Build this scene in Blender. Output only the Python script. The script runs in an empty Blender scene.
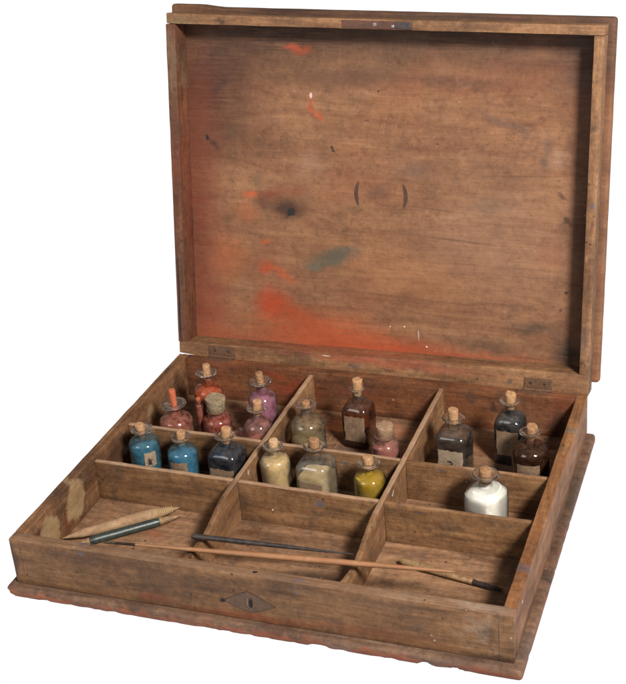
import bpy, bmesh, math, random
from mathutils import Vector, Matrix, noise
R = math.radians
random.seed(7)
scene = bpy.context.scene
COL = scene.collection

# ------------------------------------------------------------------ camera
AZ, EL, RO = -0.31472, 0.44834, -0.05335
fwd = Vector((math.sin(AZ)*math.cos(EL), math.cos(AZ)*math.cos(EL), -math.sin(EL)))
rgt = Vector((math.cos(AZ), -math.sin(AZ), 0)); up = rgt.cross(fwd)
r2 = rgt*math.cos(RO)+up*math.sin(RO); u2 = -rgt*math.sin(RO)+up*math.cos(RO)
M = Matrix((r2, u2, -fwd)).transposed().to_4x4()
M.translation = Vector((0.55916, -0.70695, 0.63931))
cd = bpy.data.cameras.new('camera'); cam = bpy.data.objects.new('camera', cd); COL.objects.link(cam)
cam.matrix_world = M
cd.sensor_fit = 'HORIZONTAL'; cd.sensor_width = 36
cd.lens = 1315.6/626*36
cd.shift_x = (313-399.007)/626; cd.shift_y = (296.2-342)/626
cd.clip_start = 0.01; cd.clip_end = 100
scene.camera = cam

# ------------------------------------------------------------------ world: white sweep below, dim studio above
w = bpy.data.worlds.new('World'); scene.world = w; w.use_nodes = True
nt = w.node_tree; nt.nodes.clear()
wo = nt.nodes.new('ShaderNodeOutputWorld'); bg = nt.nodes.new('ShaderNodeBackground')
tc = nt.nodes.new('ShaderNodeTexCoord'); sx = nt.nodes.new('ShaderNodeSeparateXYZ')
rp = nt.nodes.new('ShaderNodeValToRGB')
rp.color_ramp.elements[0].position = 0.47; rp.color_ramp.elements[0].color = (1.06, 1.06, 1.06, 1)
rp.color_ramp.elements[1].position = 0.56; rp.color_ramp.elements[1].color = (0.16, 0.158, 0.154, 1)
mr = nt.nodes.new('ShaderNodeMapRange'); mr.inputs[1].default_value = -1; mr.inputs[2].default_value = 1
nt.links.new(tc.outputs['Generated'], sx.inputs[0]); nt.links.new(sx.outputs[2], mr.inputs[0])
nt.links.new(mr.outputs[0], rp.inputs[0]); nt.links.new(rp.outputs[0], bg.inputs[0]); nt.links.new(bg.outputs[0], wo.inputs[0])
bg.inputs[1].default_value = 1.0

# ------------------------------------------------------------------ key lamp (softbox, upper right, in front)
def area(name, loc, target, size, power, col):
    ld = bpy.data.lights.new(name, 'AREA'); ld.shape = 'RECTANGLE'; ld.size = size[0]; ld.size_y = size[1]
    ld.energy = power; ld.color = col
    o = bpy.data.objects.new(name, ld); COL.objects.link(o); o.location = loc
    o.rotation_euler = (Vector(target)-Vector(loc)).to_track_quat('-Z', 'Y').to_euler()
    return o
tgt = Vector((0.2, 0.2, 0.05))
area('studio_lamp', tgt+Vector((1.08, -0.92, 1.28))*1.12, tgt, (0.33, 0.33), 96, (1, 0.95, 0.89))
area('fill_lamp', tgt+Vector((-0.9, -1.5, 1.1)), tgt, (0.9, 0.9), 9, (1, 0.97, 0.94))  # weak fill, added for softer shade and broad reflections on the glass
scene.view_settings.view_transform = 'Standard'; scene.view_settings.look = 'None'
scene.view_settings.exposure = 0; scene.view_settings.gamma = 1

# ================================================================== dimensions (metres)
W, D, H = 0.400, 0.3098, 0.0421
T = 0.0093          # wall thickness
BO, BT = 0.0070, 0.0095   # base overhang / thickness
LD, LO, LT = 0.0231, 0.0065, 0.0085
LH, LA = 0.3247, 0.18622
FZ = 0.0012         # floor top
ROOT = Vector((W/2, D/2, -BT))

# ================================================================== materials
def new_mat(name):
    m = bpy.data.materials.new(name); m.use_nodes = True
    n = m.node_tree; n.nodes.clear()
    out = n.nodes.new('ShaderNodeOutputMaterial')
    return m, n, out
def N(n, t, **kw):
    x = n.nodes.new(t)
    for k, v in kw.items(): setattr(x, k, v)
    return x
def mixc(n, fac, a, b, mode='MIX'):
    x = N(n, 'ShaderNodeMix', data_type='RGBA', blend_type=mode)
    for s, v in ((x.inputs[0], fac), (x.inputs[6], a), (x.inputs[7], b)):
        if hasattr(v, 'links'): n.links.new(v, s)
        elif isinstance(v, (int, float)): s.default_value = v
        else: s.default_value = (*v, 1)
    return x.outputs[2]
def mapr(n, v, a, b, c=0.0, d=1.0, smooth=False):
    x = N(n, 'ShaderNodeMapRange', clamp=True)
    if smooth: x.interpolation_type = 'SMOOTHSTEP'
    n.links.new(v, x.inputs[0])
    for i, q in enumerate((a, b, c, d)): x.inputs[1+i].default_value = q
    return x.outputs[0]
def noi(n, vec, scale, detail=4, rough=0.55, dist=0.0):
    x = N(n, 'ShaderNodeTexNoise'); x.inputs['Scale'].default_value = scale
    x.inputs['Detail'].default_value = detail; x.inputs['Roughness'].default_value = rough
    x.inputs['Distortion'].default_value = dist
    n.links.new(vec, x.inputs['Vector']); return x
def mapping(n, vec, loc=(0, 0, 0), rot=(0, 0, 0), sc=(1, 1, 1), typ='POINT'):
    x = N(n, 'ShaderNodeMapping', vector_type=typ)
    x.inputs[1].default_value = loc; x.inputs[2].default_value = rot; x.inputs[3].default_value = sc
    n.links.new(vec, x.inputs[0]); return x.outputs[0]

# stain or painted light and shade: (plane, a, b, ra, rb, angle_deg, colour, strength, soft)
def wood(name, dark, light, axis=0, seed=0.0, stains_lighting=(), grime=0.5, red=0.0, rough=0.62, spots=1.0, streak=0.7, tex=1.0):
    m, n, out = new_mat(name)
    dark = (dark[0]*1.06, dark[1]*0.95, dark[2]*0.80); light = (light[0]*1.16, light[1]*1.04, light[2]*0.87)
    t = N(n, 'ShaderNodeTexCoord'); oc = t.outputs['Object']
    sc = [1, 1, 1]; sc[axis] = 0.055
    vec = mapping(n, oc, loc=(seed*3.1, seed*1.7, seed*2.3), sc=sc)
    fine = noi(n, vec, 430, 5, 0.7)
    warp = mapping(n, oc, loc=(seed*5.1, -seed*2.7, seed), sc=[0.16 if i == axis else 1 for i in range(3)])
    band = noi(n, warp, 42, 4, 0.6, 1.6)
    blot = noi(n, oc, 13+seed % 3, 5, 0.62, 0.4)
    blot2 = noi(n, mapping(n, oc, loc=(4+seed, 7, 3)), 55, 4, 0.65)
    c = mixc(n, mapr(n, band.outputs[0], 0.32, 0.68), dark, light)
    c = mixc(n, mapr(n, fine.outputs[0], 0.40, 0.75, 0.0, 0.55*streak), c, [x*0.42 for x in dark])
    # thin dark grain lines
    c = mixc(n, mapr(n, fine.outputs[0], 0.33, 0.25, 0.0, 0.45*streak), c, [min(1, x*1.5) for x in light])
    # grime blotches
    g = N(n, 'ShaderNodeMath', operation='MULTIPLY'); n.links.new(mapr(n, blot.outputs[0], 0.47, 0.72, 0, 1, True), g.inputs[0]); g.inputs[1].default_value = grime
    c = mixc(n, g.outputs[0], c, (dark[0]*0.38, dark[1]*0.40, dark[2]*0.48))
    c = mixc(n, mapr(n, blot2.outputs[0], 0.50, 0.70, 0, 0.55*grime+0.12, True), c, (0.035, 0.026, 0.020))
    mott = noi(n, mapping(n, oc, loc=(seed, 8, 3)), 190, 4, 0.75)
    c = mixc(n, mapr(n, mott.outputs[0], 0.50, 0.72, 0, 0.42, True), c, [x*0.42 for x in dark])
    c = mixc(n, mapr(n, mott.outputs[0], 0.46, 0.28, 0, 0.30, True), c, [x*1.25 for x in light])
    if red > 0:
        rb = noi(n, mapping(n, oc, loc=(1.3+seed, 2, 9)), 9, 4, 0.6, 0.5)
        c = mixc(n, mapr(n, rb.outputs[0], 0.50, 0.70, 0, red, True), c, (0.19, 0.040, 0.016))
    # stain patches and painted light or shade, with shapes of their own
    if stains_lighting:
        wn = noi(n, mapping(n, oc, loc=(9, 2, seed)), 60, 4, 0.7)
        sub = N(n, 'ShaderNodeVectorMath', operation='SUBTRACT'); n.links.new(wn.outputs['Color'], sub.inputs[0]); sub.inputs[1].default_value = (0.5, 0.5, 0.5)
        scl = N(n, 'ShaderNodeVectorMath', operation='SCALE'); n.links.new(sub.outputs[0], scl.inputs[0]); scl.inputs['Scale'].default_value = 0.018
        add = N(n, 'ShaderNodeVectorMath', operation='ADD'); n.links.new(oc, add.inputs[0]); n.links.new(scl.outputs[0], add.inputs[1])
        for st in stains_lighting:
            pl, a, b, ra, rb_, ang, colr, strg, soft = st
            src = add.outputs[0] if min(ra, rb_) > 0.0022 else oc
            i, j = {'xy': (0, 1), 'xz': (0, 2), 'yz': (1, 2)}[pl]; k = 3-i-j
            loc = [0, 0, 0]; loc[i] = a; loc[j] = b
            s3 = [0, 0, 0]; s3[i] = ra; s3[j] = rb_; s3[k] = 50
            rot = [0, 0, 0]; rot[k] = R(ang)*(1 if pl != 'xz' else -1)
            v = mapping(n, src, loc, rot, s3, 'TEXTURE')
            ln = N(n, 'ShaderNodeVectorMath', operation='LENGTH'); n.links.new(v, ln.inputs[0])
            f = mapr(n, ln.outputs['Value'], 1.0, 1.0-soft, 0, strg, True)
            # broken up by the grain
            if soft > 0.5:
                q = N(n, 'ShaderNodeMath', operation='MULTIPLY'); n.links.new(f, q.inputs[0])
                n.links.new(mapr(n, fine.outputs[0], 0.72, 0.42, 0.45, 1.0), q.inputs[1]); f = q.outputs[0]
            c = mixc(n, f, c, colr)
    # the grain, pores and rubbed dirt show through everything
    gm = mapr(n, fine.outputs[0], 0.30, 0.70, 1+.10*tex, 1-.14*tex)
    g1 = N(n, 'ShaderNodeMath', operation='MULTIPLY'); n.links.new(gm, g1.inputs[0]); n.links.new(mapr(n, mott.outputs[0], 0.34, 0.68, 1+.08*tex, 1-.14*tex), g1.inputs[1])
    mid = noi(n, mapping(n, oc, loc=(seed*1.9, 6, 4), sc=[0.45 if i == axis else 1 for i in range(3)]), 34, 6, 0.7, 0.6)
    g2 = N(n, 'ShaderNodeMath', operation='MULTIPLY'); n.links.new(g1.outputs[0], g2.inputs[0]); n.links.new(mapr(n, mid.outputs[0], 0.33, 0.70, 1+.16*tex, 1-.30*tex), g2.inputs[1])
    gv = N(n, 'ShaderNodeCombineColor')
    for i in range(3):
        pwn = N(n, 'ShaderNodeMath', operation='POWER'); n.links.new(g2.outputs[0], pwn.inputs[0]); pwn.inputs[1].default_value = (0.9, 1.08, 1.15)[i]
        n.links.new(pwn.outputs[0], gv.inputs[i])
    c = mixc(n, 1.0, c, gv.outputs[0], 'MULTIPLY')
    # specks: pinholes and pale flecks
    vo = N(n, 'ShaderNodeTexVoronoi'); vo.inputs['Scale'].default_value = 62; n.links.new(mapping(n, oc, loc=(seed, 3, 1)), vo.inputs['Vector'])
    c = mixc(n, mapr(n, vo.outputs['Distance'], 0.085, 0.05, 0, 0.75*spots), c, (0.018, 0.013, 0.012))
    vo2 = N(n, 'ShaderNodeTexVoronoi'); vo2.inputs['Scale'].default_value = 41; n.links.new(mapping(n, oc, loc=(seed*2, 5, 8)), vo2.inputs['Vector'])
    c = mixc(n, mapr(n, vo2.outputs['Distance'], 0.045, 0.025, 0, 0.45*spots), c, (0.42, 0.36, 0.30))
    # scratches
    scv = mapping(n, oc, loc=(seed, 1, 2), rot=(0.5, 0.4, 0.9), sc=(1, 0.10, 1))
    scr = noi(n, scv, 300, 2, 0.5)
    c = mixc(n, mapr(n, scr.outputs[0], 0.72, 0.80, 0, 0.18), c, [min(1, x*1.9) for x in light])
    p = N(n, 'ShaderNodeBsdfPrincipled'); n.links.new(c, p.inputs['Base Color'])
    n.links.new(mapr(n, blot2.outputs[0], 0.3, 0.7, rough-0.10, rough+0.18), p.inputs['Roughness'])
    p.inputs['Specular IOR Level'].default_value = 0.32
    b1 = N(n, 'ShaderNodeBump'); b1.inputs['Strength'].default_value = 0.45; b1.inputs['Distance'].default_value = 0.0006
    n.links.new(fine.outputs[0], b1.inputs['Height'])
    b2 = N(n, 'ShaderNodeBump'); b2.inputs['Strength'].default_value = 0.5; b2.inputs['Distance'].default_value = 0.0012
    n.links.new(blot2.outputs[0], b2.inputs['Height']); n.links.new(b1.outputs[0], b2.inputs['Normal'])
    n.links.new(b2.outputs[0], p.inputs['Normal']); n.links.new(p.outputs[0], out.inputs[0])
    return m

def plain(name, colr, rough=0.6, metal=0.0, var=0.3, scale=300, bump=0.3, spec=0.4, col2=None):
    m, n, out = new_mat(name)
    t = N(n, 'ShaderNodeTexCoord'); a = noi(n, t.outputs['Object'], scale, 4, 0.65)
    b = noi(n, t.outputs['Object'], scale*0.25, 3, 0.6)
    c2 = col2 or [x*(1-var) for x in colr]
    c = mixc(n, mapr(n, a.outputs[0], 0.35, 0.65), c2, colr)
    c = mixc(n, mapr(n, b.outputs[0], 0.45, 0.7, 0, var), c, [x*0.4 for x in colr])
    p = N(n, 'ShaderNodeBsdfPrincipled'); n.links.new(c, p.inputs['Base Color'])
    p.inputs['Roughness'].default_value = rough; p.inputs['Metallic'].default_value = metal
    p.inputs['Specular IOR Level'].default_value = spec
    bu = N(n, 'ShaderNodeBump'); bu.inputs['Strength'].default_value = bump; bu.inputs['Distance'].default_value = 0.0006
    n.links.new(a.outputs[0], bu.inputs['Height']); n.links.new(bu.outputs[0], p.inputs['Normal'])
    n.links.new(p.outputs[0], out.inputs[0]); return m

def glass(name, tint, haze=0.10, hcol=(0.5, 0.5, 0.48), rough=0.075, zt=(0.038, 0.046)):
    """thin old bottle glass: see-through, Fresnel gloss, a film of pigment dust on the body, clean neck and lip"""
    m, n, out = new_mat(name)
    t = N(n, 'ShaderNodeTexCoord'); a = noi(n, t.outputs['Object'], 170, 5, 0.7)
    sep = N(n, 'ShaderNodeSeparateXYZ'); n.links.new(t.outputs['Object'], sep.inputs[0])
    body = mapr(n, sep.outputs[2], zt[1], zt[0], 0, 1, True)
    tcol = mixc(n, body, (0.93, 0.94, 0.93), [x**0.45 for x in tint])
    hc = mixc(n, body, (0.40, 0.38, 0.36), hcol)
    lwt = N(n, 'ShaderNodeLayerWeight'); lwt.inputs[0].default_value = 0.5
    pt = N(n, 'ShaderNodeMath', operation='POWER'); n.links.new(lwt.outputs['Facing'], pt.inputs[0]); pt.inputs[1].default_value = 2.2
    tcol = mixc(n, pt.outputs[0], tcol, [x*0.16 for x in tint])
    tr = N(n, 'ShaderNodeBsdfTransparent'); n.links.new(tcol, tr.inputs[0])
    gl = N(n, 'ShaderNodeBsdfGlossy'); gl.inputs['Roughness'].default_value = rough; gl.inputs['Color'].default_value = (0.95, 0.97, 1, 1)
    bu = N(n, 'ShaderNodeBump'); bu.inputs['Strength'].default_value = 0.3; bu.inputs['Distance'].default_value = 0.0008
    low = noi(n, t.outputs['Object'], 80, 1, 0.5); n.links.new(low.outputs[0], bu.inputs['Height']); n.links.new(bu.outputs[0], gl.inputs['Normal'])
    fw = N(n, 'ShaderNodeLayerWeight'); fw.inputs[0].default_value = 0.5; n.links.new(bu.outputs[0], fw.inputs['Normal'])
    pw = N(n, 'ShaderNodeMath', operation='POWER'); n.links.new(fw.outputs['Facing'], pw.inputs[0]); pw.inputs[1].default_value = 4.5
    fr = N(n, 'ShaderNodeMapRange'); n.links.new(pw.outputs[0], fr.inputs[0]); fr.inputs[3].default_value = 0.045; fr.inputs[4].default_value = 0.75
    df = N(n, 'ShaderNodeBsdfDiffuse'); n.links.new(hc, df.inputs[0])
    lw = N(n, 'ShaderNodeLayerWeight'); lw.inputs[0].default_value = 0.3
    hz = N(n, 'ShaderNodeMath', operation='MULTIPLY'); n.links.new(mapr(n, a.outputs[0], 0.38, 0.68, 0.15, 2.4), hz.inputs[0])
    n.links.new(mapr(n, lw.outputs['Facing'], 0.3, 1.0, haze*0.5, haze*1.1), hz.inputs[1])
    m1 = N(n, 'ShaderNodeMixShader'); n.links.new(hz.outputs[0], m1.inputs[0]); n.links.new(tr.outputs[0], m1.inputs[1]); n.links.new(df.outputs[0], m1.inputs[2])
    m2 = N(n, 'ShaderNodeMixShader'); n.links.new(fr.outputs[0], m2.inputs[0]); n.links.new(m1.outputs[0], m2.inputs[1]); n.links.new(gl.outputs[0], m2.inputs[2])
    n.links.new(m2.outputs[0], out.inputs[0]); return m

def lip_glass(name):
    m, n, out = new_mat(name)
    t = N(n, 'ShaderNodeTexCoord'); a = noi(n, t.outputs['Object'], 160, 2, 0.5)
    p = N(n, 'ShaderNodeBsdfPrincipled'); p.inputs['Base Color'].default_value = (0.95, 0.96, 0.95, 1)
    p.inputs['Transmission Weight'].default_value = 1; p.inputs['IOR'].default_value = 1.48; p.inputs['Roughness'].default_value = 0.04
    d = N(n, 'ShaderNodeBsdfDiffuse'); d.inputs[0].default_value = (0.42, 0.40, 0.37, 1)
    mx = N(n, 'ShaderNodeMixShader'); n.links.new(mapr(n, a.outputs[0], 0.45, 0.7, 0.02, 0.12), mx.inputs[0])
    n.links.new(p.outputs[0], mx.inputs[1]); n.links.new(d.outputs[0], mx.inputs[2]); n.links.new(mx.outputs[0], out.inputs[0]); return m

# ================================================================== mesh helpers
def obj(name, bm, mat, parent=None, smooth=False, loc=None):
    me = bpy.data.meshes.new(name); bm.normal_update(); bm.to_mesh(me); bm.free()
    if smooth:
        for p in me.polygons: p.use_smooth = True
        try: me.set_sharp_from_angle(angle=R(40))
        except Exception: pass
    me.materials.append(mat)
    o = bpy.data.objects.new(name, me); COL.objects.link(o)
    if parent: o.parent = parent
    if loc is not None: o.location = loc
    return o
def thing(name, label, cat, loc=(0, 0, 0), group=None, rot=(0, 0, 0)):
    o = bpy.data.objects.new(name, None); COL.objects.link(o); o.location = loc; o.rotation_euler = rot
    o.empty_display_size = 0.01
    o['label'] = label; o['category'] = cat
    if group: o['group'] = group
    return o
def board_bm(x0, x1, y0, y1, z0, z1, bev=0.0008, jit=0.00022, step=0.006, seed=0, segs=2, bm=None, big=0.0):
    b = bmesh.new()
    r = bmesh.ops.create_cube(b, size=1)
    for v in b.verts:
        v.co = Vector((x0+(v.co.x+.5)*(x1-x0), y0+(v.co.y+.5)*(y1-y0), z0+(v.co.z+.5)*(z1-z0)))
    if bev: bmesh.ops.bevel(b, geom=b.edges[:], offset=bev, segments=segs, profile=0.6, affect='EDGES')
    for ax, (a, c) in enumerate(((x0, x1), (y0, y1), (z0, z1))):
        k = int((c-a)/step)
        for i in range(1, k):
            nn = Vector((0, 0, 0)); nn[ax] = 1
            co = Vector((0, 0, 0)); co[ax] = a+(c-a)*i/k
            bmesh.ops.bisect_plane(b, geom=b.verts[:]+b.edges[:]+b.faces[:], plane_co=co, plane_no=nn, dist=1e-6)
    for v in b.verts:
        q = v.co+Vector((seed*1.3, seed*0.7, seed*2.1))
        d = noise.noise_vector(q*55)*jit + noise.noise_vector(q*170)*jit*0.5
        d += noise.noise_vector(q*9)*big
        v.co += d
    if bm is not None:
        tmp = bpy.data.meshes.new('t'); b.to_mesh(tmp); b.free(); bm.from_mesh(tmp); bpy.data.meshes.remove(tmp); return bm
    return b
def loft(bm, rings, cap0=True, cap1=True):
    vs = [[bm.verts.new(p) for p in r] for r in rings]
    k = len(rings[0])
    for a, b in zip(vs, vs[1:]):
        for i in range(k):
            bm.faces.new((a[i], a[(i+1) % k], b[(i+1) % k], b[i]))
    if cap0: bm.faces.new(list(reversed(vs[0])))
    if cap1: bm.faces.new(vs[-1])
    return bm

# ================================================================== the box
box = thing('paint_box', 'worn brown wooden paint box with its lid standing open, nine compartments holding bottles', 'paint box', ROOT)
BL = -ROOT   # so that local mesh coordinates are world coordinates
dk, lt = (0.080, 0.036, 0.017), (0.168, 0.083, 0.042)
WORN = (0.31, 0.20, 0.125); RED = (0.25, 0.04, 0.014); ORG = (0.36, 0.075, 0.020); BLK = (0.012, 0.010, 0.010); PALE = (0.25, 0.165, 0.085); BLU = (0.055, 0.065, 0.10)
DKB = (0.030, 0.014, 0.009); GRY = (0.075, 0.080, 0.065)

wf = wood('front_wall_wood', (0.085, 0.043, 0.021), (0.170, 0.094, 0.048), 0, 1.0, [
    ('xz', .2, H+.0006, 2, .0016, 0, (.20, .12, .075), .6, .6),
    ('xz', .382, .0226, .011, .0095, 0, DKB, .75, .9), ('xz', .378, .024, .004, .005, 0, BLK, .6, .8),
    ('xy', .2046, .0053, .0026, .0017, 20, BLK, .97, .4), ('xz', .3890, .02, .0004, .03, 0, BLK, .6, .5), ('xz', .0085, .02, .0004, .03, 0, BLK, .5, .5),
    ('xy', .239, .0040, .008, .0030, 0, BLU, .55, .8), ('xz', .05, .035, .05, .008, 0, (.05,.026,.016), .5, .95), ('xz', .30, .035, .07, .007, 0, (.06,.034,.022), .45, .95), ('xy', .375, .005, .03, .006, 0, (.21, .155, .115), .7, .9), ('xz', .063, .0405, .0045, .003, 0, BLU, .8, .8),
    ('xz', .12, .009, .02, .006, 0, (0.16, .035, .014), .55, .9), ('xz', .20, .004, .09, .006, 3, (0.17, .036, .013), .55, .9),
    ('xz', .30, .008, .07, .007, 0, (0.16, .045, .018), .5, .9), ('xz', .085, .015, .006, .006, 0, DKB, .7, .8),
    ('xz', .02, .012, .02, .014, 0, (0.10, .05, .02), .5, .9), ('xz', .0, .022, .006, .03, 0, DKB, .75, .7),
    ('xz', .34, .037, .03, .002, 2, DKB, .6, .7), ('xz', .15, .030, .05, .004, -4, (0.07, .035, .018), .5, .8),
    ('xz', .40, .003, .05, .003, 0, DKB, .7, .7), ('xz', .33, .020, .012, .005, 10, (.06, .04, .03), .5, .9),
], grime=0.6)
wb = wood('back_wall_wood', (0.085, 0.034, 0.016), (0.165, 0.070, 0.034), 0, 2.0, [
    ('xz', .12, .020, .035, .018, 0, (0.20, .030, .012), .75, .9), ('xz', .19, .024, .05, .016, 0, (0.13, .035, .015), .6, .9),
    ('xz', .03, .018, .016, .03, 0, DKB, .8, .8), ('xz', .315, .026, .006, .006, 0, BLK, .85, .7), ('xz', .345, .02, .03, .02, 0, (.05, .028, .02), .5, .9),
    ('xz', .375, .018, .012, .02, 0, DKB, .8, .8), ('xz', .335, .042, .004, .003, 0, BLK, .6, .8),
    ('xz', .10, .034, .03, .006, 0, RED, .6, .9)], grime=0.75, red=0.5)
ws_l = wood('left_wall_wood', (0.085, 0.042, 0.022), (0.19, 0.105, 0.058), 1, 3.0, [
    ('yz', .040, .020, .017, .019, 10, PALE, .85, .22), ('yz', .083, .023, .015, .020, -8, PALE, .85, .22), ('yz', .066, .012, .003, .02, 0, (.10, .03, .012), .8, .5),
    ('yz', .225, .024, .010, .012, 0, PALE, .7, .5), ('yz', .16, .02, .03, .02, 0, DKB, .55, .9),
    ('yz', .28, .02, .01, .03, 0, DKB, .8, .8), ('yz', .02, .03, .03, .004, 10, DKB, .5, .8)], grime=0.6)
ws_r = wood('right_wall_wood', (0.115, 0.050, 0.022), (0.21, 0.105, 0.050), 1, 4.0, [
    ('yz', .055, .0425, .008, .006, 0, BLU, .7, .8), ('yz', .25, .040, .008, .01, 0, GRY, .6, .9), ('yz', .028, .033, .0012, .002, 0, (.6, .5, .4), .9, .4),
    ('yz', .05, .004, .05, .008, 0, DKB, .7, .8), ('yz', .2, .006, .1, .006, 0, DKB, .6, .9)], grime=0.4)
ZT_ = H-0.0026
wd = wood('divider_wood', (0.110, 0.058, 0.030), (0.210, 0.122, 0.064), 0, 5.0, [
    ('xz', .325, .024, .018, .006, 0, BLK, .6, .8), ('xz', .215, .03, .004, .004, 0, BLU, .8, .8), ('xz', .19, .013, .006, .004, 0, (.45, .36, .25), .0, .6), ('xz', .172, .016, .0012, .0012, 0, (.6, .5, .4), .9, .5),
    ('xz', .2, ZT_, 2, .0014, 0, WORN, .75, .5), ('xz', .30, .034, .002, .0015, 0, BLU, .9, .5)], grime=0.5)
wdy = wood('long_divider_wood', (0.110, 0.058, 0.030), (0.215, 0.125, 0.068), 1, 6.0, [
    ('yz', .14, .03, .003, .003, 0, (.6, .55, .5), .7, .6), ('yz', .22, .02, .03, .015, 0, DKB, .5, .9), ('yz', .2, ZT_, .14, .0014, 0, WORN, .75, .5)], grime=0.6)
wfl = wood('floor_wood', (0.110, 0.062, 0.038), (0.225, 0.136, 0.086), 0, 7.0, [
    ('xy', .155, .103, .013, .006, 10, (.085, .025, .012), .92, .9), ('xy', .23, .06, .04, .012, 0, (.09, .05, .03), .6, .9), ('xy', .08, .08, .014, .008, 0, (.24, .07, .03), .55, .9),
    ('xy', .12, .06, .02, .006, 15, (.22, .06, .03), .4, .9), ('xy', .06, .105, .03, .01, 0, (.11, .07, .045), .6, .9),
    ('xy', .33, .06, .05, .006, -3, (.07, .038, .02), .55, .9), ('xy', .345, .115, .02, .006, 0, BLK, .6, .9), ('xy', .30, .10, .02, .01, 0, (.1, .05, .035), .5, .9),
    ('xy', .22, .28, .05, .02, 0, (.28, .10, .05), .6, .9), ('xy', .24, .235, .03, .01, 0, (.26, .08, .045), .5, .9), ('xy', .195, .235, .012, .01, 0, (.10, .08, .085), .6, .9),
    ('xy', .09, .23, .05, .03, 0, (.26, .07, .035), .6, .9), ('xy', .31, .27, .03, .02, 0, (.27, .11, .05), .5, .9), ('xy', .33, .24, .012, .008, 0, (.08, .075, .08), .6, .9),
], grime=0.5)
wbase = wood('base_plate_wood', (0.085, 0.050, 0.036), (0.165, 0.105, 0.075), 0, 8.0, [
    ('xz', .2, -.0085, .9, .0080, 0, (0.25, .070, .028), .92, .85), ('yz', .15, -.0085, .5, .0055, 0, (0.14, .042, .022), .85, .8),
    ('xz', .27, -.004, .02, .004, 0, (.17, .14, .13), .5, .9), ('xz', .35, -.004, .03, .004, 0, (.09, .07, .06), .7, .9),
    ('xz', .03, -.006, .03, .003, 0, (.30, .10, .03), .55, .9), ('yz', .22, -.002, .07, .02, 0, (.03, .026, .022), .7, .9), ('yz', .02, -.002, .03, .02, 0, (.06, .05, .045), .6, .9),
    ('yz', .105, -.001, .012, .01, 0, BLK, .8, .7)], grime=0.7)

# base plate with a worn, rounded edge
bm = board_bm(-BO, W+BO, -BO, D+BO, -BT, 0, bev=0.0040, jit=0.00012, step=0.0035, seed=3, segs=4, big=0.00006)
def chips(bm, pts):      # local knocks and missing splinters
    for (p, r, d) in pts:
        p = Vector(p); d = Vector(d)
        for v in bm.verts:
            q = (v.co-p).length/r
            q *= 1+0.5*noise.noise(v.co*400)
            if q < 1: v.co += d*(1-q**3)
rc = random.Random(21); cl = []
for i in range(34):
    x = rc.uniform(0, W); r_ = rc.uniform(.002, .0055); dd = rc.uniform(.0001, .0005)
    cl.append(((x, -BO, -BT+rc.uniform(0, .003)), r_, (0, dd, dd*.7)))
for i in range(16):
    y_ = rc.uniform(0, D); dd = rc.uniform(.0003, .0009)
    cl.append(((W+BO, y_, -rc.uniform(0, .006)), rc.uniform(.002, .005), (-dd, 0, 0)))
cl += [((.336, -BO, -BT), .006, (0, .0011, .0009)), ((.358, -BO, -BT), .004, (0, .0022, .0012)), ((.255, -BO, -BT), .009, (0, .0012, .001)), ((-BO, -BO, -BT), .006, (.0014, .0014, .0012))]
chips(bm, cl)
for v in bm.verts:
    v.co.z = min(v.co.z, 0.0003)
obj('base_plate', bm, wbase, box, True, BL)
# compartment floor sheet
bm = board_bm(T-0.001, W-T+0.001, T-0.001, D-T+0.001, 0.0003, FZ, bev=0, jit=0.00012, step=0.012, seed=9)
obj('compartment_floor', bm, wfl, box, True, BL)
# walls
bm = board_bm(0, W, 0, T, 0.0004, H, seed=11, jit=0.0002, big=0.0001)
obj('front_wall', bm, wf, box, True, BL)
bm = board_bm(T+0.0002, W-T-0.0002, D-T, D, 0.0004, H-0.0002, seed=12, jit=0.0003)
obj('back_wall', bm, wb, box, True, BL)
bm = board_bm(W-T, W, T+0.0002, D, 0.0004, H, seed=13, jit=0.0003)
obj('side_wall', bm, ws_r, box, True, BL)
# left wall: outer strip broken away towards the back
bm = board_bm(0.0038, T, T+0.0002, D, 0.0004, H, seed=14, jit=0.0003)
board_bm(0, 0.0036, T+0.0002, 0.226, 0.0004, H-0.0001, seed=15, jit=0.0003, bm=bm)
board_bm(0, 0.0036, 0.2262, D-0.004, 0.0004, H-0.0085, seed=16, jit=0.0006, bm=bm)
board_bm(0, 0.0011, 0.2265, D-0.0045, H-0.0083, H-0.0003, bev=0.0003, seed=18, jit=0.0002, bm=bm)
board_bm(0, 0.0036, D-0.0038, D, 0.0004, H-0.0004, seed=17, jit=0.0003, bm=bm)
obj('side_wall', bm, ws_l, box, True, BL)

# cross dividers, one piece per compartment
XD = (0.1400, 0.2670); TD = 0.0046
ZT = H-0.0030
for (ya, yb_, sd) in ((0.1768, 0.1806, 20), (0.1152, 0.1192, 30)):
    for i, (xa, xb) in enumerate(((T, XD[0]-TD/2), (XD[0]+TD/2, XD[1]-TD/2), (XD[1]+TD/2, W-T))):
        dz = (0, -0.0002, -0.0008)[i]
        bm = board_bm(xa+0.0003, xb-0.0003, ya, yb_, FZ, ZT+dz, bev=0.0006, jit=0.0003, seed=sd+i)
        for v in bm.verts:
            v.co.y += 0.004-0.004*min(1, v.co.x/0.27)   # the cross dividers sit very slightly askew
        obj('divider', bm, wd, box, True, BL)
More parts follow.
